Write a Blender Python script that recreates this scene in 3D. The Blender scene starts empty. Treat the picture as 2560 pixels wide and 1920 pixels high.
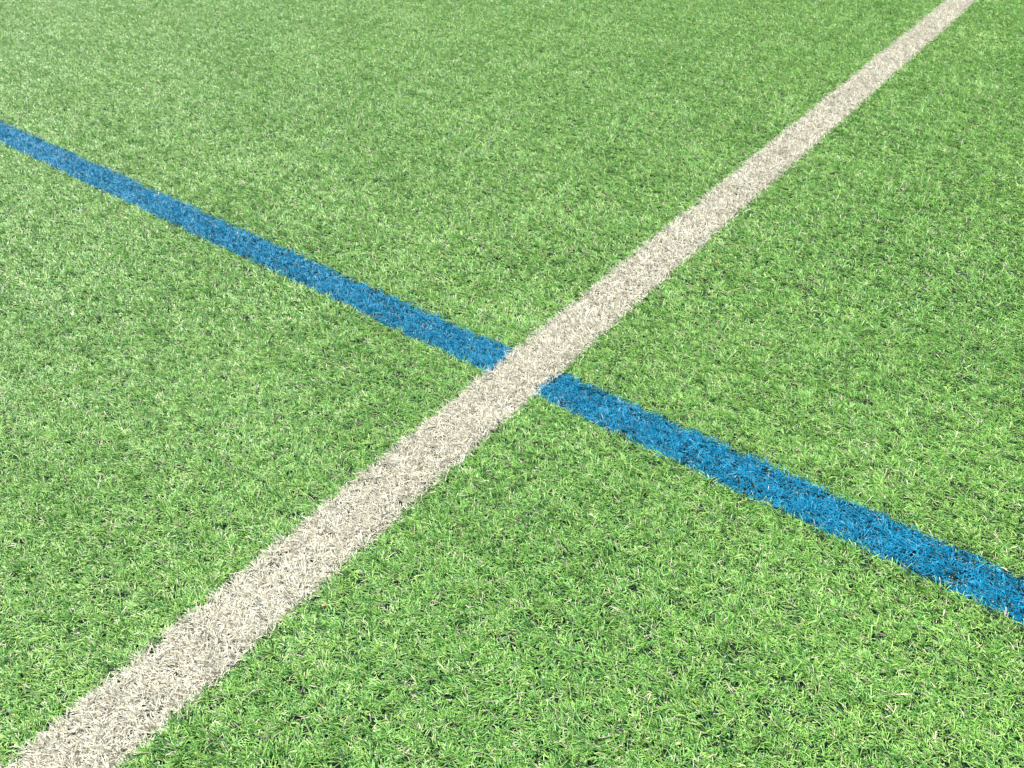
import bpy, math
import numpy as np

rng = np.random.default_rng(11)
sc = bpy.context.scene
COL = sc.collection
R = math.radians

# ------------------------------------------------------------------ camera
CAM_H = 1.0
F_PX, PW, PH = 1978.0, 2560.0, 1920.0
PITCH = R(39.32)
cam = bpy.data.cameras.new("camera")
cam.sensor_width = 36.0
cam.lens = F_PX / PW * 36.0
cam.clip_start = 0.02
cam.clip_end = 3000
cam_ob = bpy.data.objects.new("camera", cam)
cam_ob.location = (0, 0, CAM_H + 0.008)     # the lines are seen at the height of the pile
cam_ob.rotation_euler = (math.pi / 2 - PITCH, 0, 0)
COL.objects.link(cam_ob)
sc.camera = cam_ob

# directions of the two pitch lines on the ground (perpendicular to each other)
TH = R(53.352)
DW = np.array([math.cos(TH), math.sin(TH)])           # along the white line
NW = np.array([-DW[1], DW[0]])                        # across it
W0, W1 = 0.6740, 0.7939                               # white band: p . NW
B0, B1 = 0.9847, 1.0743                               # blue band:  p . DW

# ------------------------------------------------------------------ helpers
def tag(o, label=None, cat=None, group=None, kind=None):
    if label: o["label"] = label
    if cat: o["category"] = cat
    if group: o["group"] = group
    if kind: o["kind"] = kind
    return o


class Field:
    """smooth random field on the ground, roughly unit variance"""
    def __init__(self, scales, amps, n=10):
        self.k, self.ph, self.a = [], [], []
        for s, a in zip(scales, amps):
            ang = rng.uniform(0, 2 * math.pi, n)
            w = 2 * math.pi / (s * rng.uniform(0.7, 1.4, n))
            self.k.append(np.stack([np.cos(ang) * w, np.sin(ang) * w]))
            self.ph.append(rng.uniform(0, 2 * math.pi, n))
            self.a.append(a * math.sqrt(2.0 / n))
    def __call__(self, p):
        out = np.zeros(len(p))
        for k, ph, a in zip(self.k, self.ph, self.a):
            for j in range(k.shape[1]):
                out += a * np.sin(p[:, 0] * k[0, j] + p[:, 1] * k[1, j] + ph[j])
        return out


F_AZ = Field([0.035, 0.12, 0.45], [0.7, 0.5, 0.3])
F_LEAN = Field([0.03, 0.09, 0.5], [0.8, 0.5, 0.2])
F_HGT = Field([0.025, 0.07, 0.5], [0.8, 0.5, 0.2])
F_TONE = Field([0.03, 0.1, 1.1], [0.7, 0.3, 0.25])
F_DENS = Field([0.016, 0.05], [0.7, 0.7])


def depth_of(p):
    return p[:, 1] * math.cos(PITCH) + CAM_H * math.sin(PITCH)


def in_frame(p, m):
    d = depth_of(p)
    x = p[:, 0] / np.maximum(d, 1e-3)
    y = (p[:, 1] * math.sin(PITCH) - CAM_H * math.cos(PITCH)) / np.maximum(d, 1e-3)
    mm = m / np.maximum(d, 0.2)
    return (d > 0.3) & (np.abs(x) < PW / 2 / F_PX + mm) & (np.abs(y) < PH / 2 / F_PX + mm)


def scatter_tufts(density, x0, x1, y0, y1, per):
    """tuft centres on a jittered grid, then 'per' blades round each"""
    step = math.sqrt(per / density)
    gx, gy = np.meshgrid(np.arange(x0, x1, step), np.arange(y0, y1, step))
    c = np.stack([gx.ravel(), gy.ravel()], 1)
    c += rng.uniform(-0.5, 0.5, c.shape) * step
    return c, step


def grow(c, step, per):
    n = np.clip(rng.poisson(per * np.clip(1 + 0.30 * F_DENS(c), 0.3, 1.8)), 0, 3 * per)
    idx = np.repeat(np.arange(len(c)), n)
    off = rng.normal(0, step * 0.25, (len(idx), 2))
    return c[idx] + off, off / step


class Ribbons:
    """collects curved flat fibres; build() makes ONE mesh of them"""
    def __init__(self):
        self.v, self.f, self.tone, self.t = [], [], [], []
        self.nv = 0

    def add(self, root, z0, az, curl, L, phi0, phi1, width, tw0, tw1, tone, segs, taper=0.78, pw=0.8):
        N = len(root)
        if N == 0: return
        S = segs
        pos = np.zeros((N, S + 1, 3))
        pos[:, 0, :2] = root
        pos[:, 0, 2] = z0
        V = np.zeros((N, S + 1, 2, 3))
        for i in range(S + 1):
            s = i / S
            if i > 0:
                sm = (i - 0.5) / S
                ph = phi0 + (phi1 - phi0) * sm ** pw
                a = az + curl * sm
                st = (L / S)[:, None]
                pos[:, i] = pos[:, i - 1] + st * np.stack([np.cos(ph) * np.cos(a), np.cos(ph) * np.sin(a), np.sin(ph)], 1)
            ph = phi0 + (phi1 - phi0) * s ** pw
            a = az + curl * s
            b = np.stack([-np.sin(a), np.cos(a), np.zeros(N)], 1)
            nn = np.stack([-np.sin(ph) * np.cos(a), -np.sin(ph) * np.sin(a), np.cos(ph)], 1)
            tw = tw0 + tw1 * s
            side = np.cos(tw)[:, None] * b + np.sin(tw)[:, None] * nn
            w = width * 0.5 * (1.0 if s < 0.6 else 1.0 - (1 - taper) * (s - 0.6) / 0.4)
            V[:, i, 0] = pos[:, i] - side * w[:, None]
            V[:, i, 1] = pos[:, i] + side * w[:, None]
        V[..., 2] = np.maximum(V[..., 2], 0.0012)
        nvb = (S + 1) * 2
        base = self.nv + np.arange(N)[:, None, None] * nvb
        i = np.arange(S)[None, :, None]
        quad = base + np.concatenate([2 * i, 2 * i + 1, 2 * i + 3, 2 * i + 2], 2)
        self.v.append(V.reshape(-1, 3).astype(np.float32))
        self.f.append(quad.reshape(-1, 4).astype(np.int32))
        self.tone.append(np.repeat(tone, S).astype(np.float32))
        self.nv += N * nvb

    def build(self, name, mat):
        v = np.concatenate(self.v); f = np.concatenate(self.f); tone = np.concatenate(self.tone)
        me = bpy.data.meshes.new(name)
        me.vertices.add(len(v)); me.vertices.foreach_set("co", v.ravel())
        me.loops.add(f.size); me.loops.foreach_set("vertex_index", f.ravel())
        me.polygons.add(len(f))
        me.polygons.foreach_set("loop_start", np.arange(0, f.size, 4, dtype=np.int32))
        me.polygons.foreach_set("use_smooth", np.ones(len(f), dtype=bool))
        at = me.attributes.new("tone", "FLOAT", "FACE")
        at.data.foreach_set("value", tone)
        me.update(calc_edges=False)
        me.materials.append(mat)
        o = bpy.data.objects.new(name, me)
        COL.objects.link(o)
        return o


# ------------------------------------------------------------------ materials
def new_mat(name):
    m = bpy.data.materials.new(name); m.use_nodes = True
    nt = m.node_tree
    for n in list(nt.nodes): nt.nodes.remove(n)
    return m, nt, nt.nodes.new("ShaderNodeOutputMaterial")


def fibre_mat(name, stops, rough=0.38, spec=0.5, trans=0.25, tint=(1, 1, 1)):
    """plastic yarn: colour by each fibre's own tone, a little light passing through"""
    m, nt, out = new_mat(name)
    at = nt.nodes.new("ShaderNodeAttribute"); at.attribute_name = "tone"
    cr = nt.nodes.new("ShaderNodeValToRGB")
    e = cr.color_ramp.elements
    while len(e) < len(stops): e.new(0.5)
    for k, (p, c) in enumerate(stops):
        e[k].position = p; e[k].color = (*c, 1)
    nt.links.new(at.outputs["Fac"], cr.inputs[0])
    b = nt.nodes.new("ShaderNodeBsdfPrincipled")
    b.inputs["Roughness"].default_value = rough
    b.inputs["Specular IOR Level"].default_value = spec
    nt.links.new(cr.outputs[0], b.inputs["Base Color"])
    tr = nt.nodes.new("ShaderNodeBsdfTranslucent")
    mx0 = nt.nodes.new("ShaderNodeMix"); mx0.data_type = "RGBA"; mx0.blend_type = "MULTIPLY"
    mx0.inputs[0].default_value = 1.0
    nt.links.new(cr.outputs[0], mx0.inputs[6]); mx0.inputs[7].default_value = (*tint, 1)
    nt.links.new(mx0.outputs[2], tr.inputs["Color"])
    mx = nt.nodes.new("ShaderNodeMixShader"); mx.inputs[0].default_value = trans
    nt.links.new(b.outputs[0], mx.inputs[1]); nt.links.new(tr.outputs[0], mx.inputs[2])
    nt.links.new(mx.outputs[0], out.inputs[0])
    return m


GREEN = fibre_mat("green_yarn", [
    (0.00, (0.040, 0.170, 0.050)), (0.30, (0.120, 0.350, 0.075)),
    (0.60, (0.250, 0.490, 0.100)), (0.90, (0.400, 0.590, 0.155)),
    (0.93, (0.480, 0.450, 0.320)), (1.00, (0.600, 0.520, 0.430))], rough=0.52, spec=0.66, trans=0.19)
WHITE = fibre_mat("white_yarn", [(0.0, (0.50, 0.47, 0.36)), (0.6, (0.65, 0.63, 0.52)), (1.0, (0.73, 0.72, 0.64))],
                  rough=0.50, spec=0.4, trans=0.30)
BLUE = fibre_mat("blue_yarn", [(0.0, (0.003, 0.120, 0.270)), (0.6, (0.006, 0.265, 0.460)), (0.93, (0.025, 0.420, 0.620)),
                               (0.95, (0.5, 0.5, 0.45)), (1.0, (0.62, 0.60, 0.52))], rough=0.58, spec=0.42, trans=0.22)


def ground_mat():
    m, nt, out = new_mat("infill")
    N = nt.nodes; Lk = nt.links
    tc = N.new("ShaderNodeTexCoord")
    vo = N.new("ShaderNodeTexVoronoi"); vo.inputs["Scale"].default_value = 550
    Lk.new(tc.outputs["Object"], vo.inputs["Vector"])
    cr = N.new("ShaderNodeValToRGB")
    e = cr.color_ramp.elements
    e[0].position = 0.0; e[0].color = (0.005, 0.014, 0.008, 1)
    e[1].position = 0.93; e[1].color = (0.016, 0.034, 0.020, 1)
    x = e.new(0.96); x.color = (0.36, 0.34, 0.28, 1)
    sx = N.new("ShaderNodeSeparateColor"); Lk.new(vo.outputs["Color"], sx.inputs[0])
    Lk.new(sx.outputs[0], cr.inputs[0])
    # beyond the modelled pile the sheet carries the colour of the turf itself
    no = N.new("ShaderNodeTexNoise"); no.inputs["Scale"].default_value = 90; no.inputs["Detail"].default_value = 6
    Lk.new(tc.outputs["Object"], no.inputs["Vector"])
    c2 = N.new("ShaderNodeValToRGB")
    e = c2.color_ramp.elements
    e[0].position = 0.35; e[0].color = (0.03, 0.12, 0.025, 1)
    e[1].position = 0.65; e[1].color = (0.16, 0.38, 0.08, 1)
    Lk.new(no.outputs[0], c2.inputs[0])
    sp = N.new("ShaderNodeSeparateXYZ"); Lk.new(tc.outputs["Object"], sp.inputs[0])
    def mth(op, a, b):
        n = N.new("ShaderNodeMath"); n.operation = op
        for k, q in enumerate((a, b)):
            if isinstance(q, (int, float)): n.inputs[k].default_value = q
            else: Lk.new(q, n.inputs[k])
        return n.outputs[0]
    ax = mth("ABSOLUTE", sp.outputs[0], 0.0)
    ay = mth("ABSOLUTE", mth("SUBTRACT", sp.outputs[1], 2.7), 0.0)
    far = mth("MAXIMUM", mth("GREATER_THAN", ax, 4.25), mth("GREATER_THAN", ay, 3.35))
    mx = N.new("ShaderNodeMix"); mx.data_type = "RGBA"
    Lk.new(far, mx.inputs[0]); Lk.new(cr.outputs[0], mx.inputs[6]); Lk.new(c2.outputs[0], mx.inputs[7])
    b = N.new("ShaderNodeBsdfPrincipled"); b.inputs["Roughness"].default_value = 0.95; b.inputs["Specular IOR Level"].default_value = 0.08
    Lk.new(mx.outputs[2], b.inputs["Base Color"])
    bp = N.new("ShaderNodeBump"); bp.inputs["Strength"].default_value = 0.6; bp.inputs["Distance"].default_value = 0.001
    Lk.new(vo.outputs["Distance"], bp.inputs["Height"]); Lk.new(bp.outputs[0], b.inputs["Normal"])
    Lk.new(b.outputs[0], out.inputs[0])
    return m


# ------------------------------------------------------------------ ground sheet
me = bpy.data.meshes.new("ground")
xs = [-800, -60, -12, -4.3, 0, 4.3, 12, 60, 800]
vs = [(x, y, 0) for y in xs for x in xs]
n = len(xs)
fs = [(j * n + i, j * n + i + 1, (j + 1) * n + i + 1, (j + 1) * n + i) for j in range(n - 1) for i in range(n - 1)]
me.from_pydata(vs, [], fs); me.materials.append(ground_mat())
g = bpy.data.objects.new("ground", me); COL.objects.link(g)
tag(g, "dark granular infill bed under the artificial turf", "ground", kind="structure")

# ------------------------------------------------------------------ the pile
AZ0 = R(156)          # the way the pile has been pressed over: to the left and away

def kinds(p):
    jit = rng.normal(0, 0.0015, (len(p), 2))
    w = p @ NW + jit[:, 0]  ; b = p @ DW + jit[:, 1]
    white = (w > W0 - 0.003) & (w < W1 - 0.006)
    blue = (b > B0) & (b < B1) & ~white
    left = w >= W1 - 0.006
    return white, blue & left, blue & ~left, ~(white | blue)


turf, wl, bl_far, bl_near = Ribbons(), Ribbons(), Ribbons(), Ribbons()


def plant(p, off, segs, wscale, lscale):
    N = len(p)
    wh, bf, bn, gr = kinds(p)
    fl, fh, ft = F_LEAN(p), F_HGT(p), F_TONE(p)
    # a tuft fans out, and the whole pile has been brushed one way
    a0 = AZ0 + 0.40 * F_AZ(p)
    vx = np.cos(a0) + 2.0 * off[:, 0] + rng.normal(0, 0.50, N)
    vy = np.sin(a0) + 2.0 * off[:, 1] + rng.normal(0, 0.50, N)
    az = np.arctan2(vy, vx)
    curl = rng.normal(0, 0.28, N)
    L = np.clip(rng.normal(0.0138, 0.0028, N) * (1 + 0.12 * fh), 0.006, 0.024) * lscale
    phi0 = np.clip(R(50) - R(9) * fl + rng.normal(0, R(14), N), R(18), R(92))
    phi1 = R(-4) - R(8) * fl + rng.normal(0, R(17), N)
    up = rng.random(N) < 0.14
    phi1[up] = R(45) + rng.normal(0, R(15), up.sum())
    width = np.clip(rng.normal(0.00090, 0.00015, N), 0.0005, 0.0013) * wscale
    tw0 = rng.normal(0, 0.38, N); tw1 = rng.normal(0, 0.5, N)
    tone = np.clip(np.where(rng.random(N) < 0.30, 0.25, 0.60) + 0.05 * ft + rng.normal(0, 0.13, N), 0.0, 0.90)
    z0 = rng.uniform(0.000, 0.002, N)

    def put(rb, m, tn, k=1.0, lk=1.0, ph=0.0):
        rb.add(p[m], z0[m], az[m], curl[m], L[m] * lk, phi0[m] - ph, phi1[m], width[m] * k, tw0[m], tw1[m], tn[m], segs)
    tg = tone.copy()
    tan_ = rng.random(N) < 0.06
    tg[tan_] = rng.uniform(0.935, 1.0, tan_.sum())
    put(turf, gr, tg)
    tb = np.clip(0.55 * tone + 0.28, 0, 0.93)
    tan2 = rng.random(N) < 0.010
    tb[tan2] = rng.uniform(0.955, 1.0, tan2.sum())
    put(bl_far, bf, tb, 0.95); put(bl_near, bn, tb, 0.95)
    # the white yarn is denser and more matted
    tww = np.clip(0.62 + rng.normal(0, 0.22, N), 0, 1)
    put(wl, wh, tww, 1.34, 1.16, R(6))
    m2 = wh & (rng.random(N) < 0.35)
    if m2.any():
        k = m2.sum()
        wl.add(p[m2] + rng.normal(0, 0.0015, (k, 2)), z0[m2], rng.normal(AZ0, 1.1, k), rng.normal(0, 0.6, k), L[m2] * 1.05,
               rng.normal(R(52), R(14), k), rng.normal(R(-4), R(18), k), width[m2], rng.normal(0, 0.5, k),
               rng.normal(0, 0.7, k), np.clip(rng.normal(0.6, 0.22, k), 0, 1), segs)


X0, X1, Y0, Y1 = -4.2, 4.2, -0.6, 6.0
NEAR = 1.75
# close range, in view
c, st = scatter_tufts(160000, -2.2, 2.2, 0.2, 2.2, 11)
d = depth_of(c); c = c[(d < NEAR) & in_frame(c, 0.06)]
p, off = grow(c, st, 11); plant(p, off, 3, 1.0, 1.0)
# middle and far range, in view
c, st = scatter_tufts(105000, X0, X1, 0.2, 5.0, 9)
d = depth_of(c); c = c[(d >= NEAR) & in_frame(c, 0.10)]
p, off = grow(c, st, 9); plant(p, off, 2, 1.25, 1.05)
# all round the view, so that a step aside still stands on turf
c, st = scatter_tufts(16000, X0, X1, Y0, Y1, 4)
d = depth_of(c)
ins = np.where(d < NEAR, in_frame(c, 0.06), in_frame(c, 0.10))
c = c[~ins]
p, off = grow(c, st, 4); plant(p, off, 2, 3.2, 1.6)

o = turf.build("turf", GREEN)
tag(o, "sunlit green artificial grass with short curled plastic blades covering the pitch", "artificial grass", kind="stuff")
o = wl.build("white_line", WHITE)
tag(o, "off-white line of matted turf fibres crossing unbroken from lower left to upper right", "pitch line")
o = bl_far.build("blue_line", BLUE)
tag(o, "blue turf line running from the white line to the left edge, paler with distance", "pitch line",
    "blue line pieces either side of the white line")
o = bl_near.build("blue_line", BLUE)
tag(o, "wider, nearer blue turf line running from the white line to the lower right", "pitch line",
    "blue line pieces either side of the white line")

# ------------------------------------------------------------------ small loose bits lying on the pile
def plain_mat(name, c, rough=0.5):
    m, nt, out = new_mat(name)
    b = nt.nodes.new("ShaderNodeBsdfPrincipled"); b.inputs["Roughness"].default_value = rough
    no = nt.nodes.new("ShaderNodeTexNoise"); no.inputs["Scale"].default_value = 400
    tc = nt.nodes.new("ShaderNodeTexCoord"); nt.links.new(tc.outputs["Object"], no.inputs["Vector"])
    cr = nt.nodes.new("ShaderNodeValToRGB")
    cr.color_ramp.elements[0].position = 0.3; cr.color_ramp.elements[0].color = (*[x * 0.7 for x in c], 1)
    cr.color_ramp.elements[1].position = 0.7; cr.color_ramp.elements[1].color = (*c, 1)
    nt.links.new(no.outputs[0], cr.inputs[0]); nt.links.new(cr.outputs[0], b.inputs["Base Color"])
    nt.links.new(b.outputs[0], out.inputs[0])
    return m


PALE_BITS = plain_mat("bleached_fibre", (0.50, 0.44, 0.35))
DARK_BLUE = plain_mat("dark_blue_thread", (0.03, 0.10, 0.17))
RUST = plain_mat("dry_leaf", (0.50, 0.11, 0.03))


def strand_mesh(name, L, w, az, arch, bend, mat, th=0.0005, S=8):
    """a curved strip with real thickness; origin at its middle, resting on its ends"""
    vs, fs = [], []
    a0 = R(az) - bend / 2
    x = y = 0.0
    pts = []
    for i in range(S + 1):
        t = i / S
        a = a0 + bend * t
        pts.append((x, y, math.sin(math.pi * t) * L * math.tan(R(arch)) * 0.35, a, t))
        x += math.cos(a) * L / S; y += math.sin(a) * L / S
    mx, my = x / 2, y / 2
    for (px, py, pz, a, t) in pts:
        ww = w * 0.5 * (0.35 + 0.65 * math.sin(math.pi * min(max(t, 0.08), 0.92)) ** 0.5)
        for sx, sz in ((-1, 0), (1, 0), (1, 1), (-1, 1)):
            vs.append((px - mx - math.sin(a) * ww * sx, py - my + math.cos(a) * ww * sx, pz + th * sz))
    for i in range(S):
        for k in range(4):
            j = (k + 1) % 4
            fs.append((i * 4 + k, i * 4 + j, i * 4 + 4 + j, i * 4 + 4 + k))
    fs += [(3, 2, 1, 0), (S * 4, S * 4 + 1, S * 4 + 2, S * 4 + 3)]
    me = bpy.data.meshes.new(name); me.from_pydata(vs, [], fs); me.materials.append(mat)
    return me


LOOSE = [
    ("loose_fibre", PALE_BITS, (0.5311, 0.5608), 0.025, 0.0013, 2, 45, 1.2, "pale arched strand lying on the green turf near the lower right corner", "fibre"),
    ("loose_fibre", PALE_BITS, (0.6365, 0.6893), 0.012, 0.0019, 60, 8, 0.2, "short pale chip in the green turf just below the nearer blue line", "fibre"),
    ("loose_fibre", PALE_BITS, (1.1136, 3.0234), 0.04, 0.0016, -8, 10, 0.5, "long thin pale strand on the turf left of the far white line", "fibre"),
    ("loose_fibre", DARK_BLUE, (-1.069, 1.4491), 0.036, 0.0015, 12, 6, 0.7, "dark blue stray thread on the green turf by the left edge", "fibre"),
    ("loose_fibre", DARK_BLUE, (-0.5882, 2.4081), 0.045, 0.0022, 35, 6, 0.5, "grey-blue stray fibre on the far turf, nearer of two above the blue line", "fibre"),
    ("loose_fibre", DARK_BLUE, (-0.3709, 2.7457), 0.045, 0.0022, 10, 6, 0.6, "grey-blue stray fibre on the far turf, farther of two above the blue line", "fibre"),
    ("loose_fibre", DARK_BLUE, (-1.1662, 2.255), 0.03, 0.0018, 65, 6, 0.4, "grey-blue stray fibre just beyond the upper edge of the far blue line", "fibre"),
    ("leaf_fragment", RUST, (0.5029, 1.6921), 0.0085, 0.005, 110, 18, 0.6, "tiny rust-red leaf fragment on the turf right of the white line", "leaf"),
    ("leaf_fragment", RUST, (-0.2796, 0.7018), 0.0045, 0.0032, 30, 10, 0.5, "tiny orange crumb of leaf beside the lower right edge of the white line", "leaf"),
]
for name, mat, (x, y), L, w, az, arch, bend, lab, cat in LOOSE:
    o = bpy.data.objects.new(name, strand_mesh(name, L, w, az, arch, bend, mat))
    COL.objects.link(o); o.location = (x, y, 0.0085)
    o.rotation_euler = (R(4), R(-3), 0)
    tag(o, lab, cat, "loose bits lying on the turf")

# one blade standing well above the rest, its cut end frayed and bleached
st_ = Ribbons()
one = lambda v: np.array([v], float)
st_.add(np.array([[0.6529, 0.7252]]), one(0.0), one(R(95)), one(0.1), one(0.027), one(R(86)), one(R(74)), one(0.0019), one(0.15), one(0.2), one(0.8), 5, taper=1.3)
for da in (-0.5, 0.45):
    st_.add(np.array([[0.6529, 0.7267]]) + 0.0004 * da, one(0.0262), one(R(95)), one(0.0), one(0.0036), one(R(60)), one(R(40)), one(0.0009), one(da), one(0.3), one(0.96), 2)
o = st_.build("grass_blade", GREEN)
tag(o, "tall upright green blade with frayed pale tip below the nearer blue line", "grass blade")

# ------------------------------------------------------------------ light
SUN_AZ, SUN_EL = R(150), R(55)        # a little ahead and to the left of the camera
sd = np.array([math.cos(SUN_AZ) * math.cos(SUN_EL), math.sin(SUN_AZ) * math.cos(SUN_EL), math.sin(SUN_EL)])
sun = bpy.data.lights.new("sun", "SUN")
sun.energy = 5.0; sun.angle = R(0.53); sun.color = (1.0, 0.965, 0.90)
so = bpy.data.objects.new("sun", sun)
from mathutils import Vector
so.rotation_euler = Vector(sd).to_track_quat("Z", "Y").to_euler()
so.location = (-3, 4, 6)
COL.objects.link(so)

w = bpy.data.worlds.new("World"); sc.world = w; w.use_nodes = True
nt = w.node_tree
bg = nt.nodes["Background"]
sky = nt.nodes.new("ShaderNodeTexSky"); sky.sky_type = "NISHITA"; sky.sun_disc = False
sky.sun_elevation = SUN_EL; sky.sun_rotation = math.atan2(sd[0], sd[1])
nt.links.new(sky.outputs[0], bg.inputs[0]); bg.inputs[1].default_value = 0.05

sc.view_settings.view_transform = "Standard"
sc.view_settings.look = "None"
sc.view_settings.gamma = 1.0
sc.view_settings.exposure = 1.14
sc.view_settings.use_curve_mapping = False
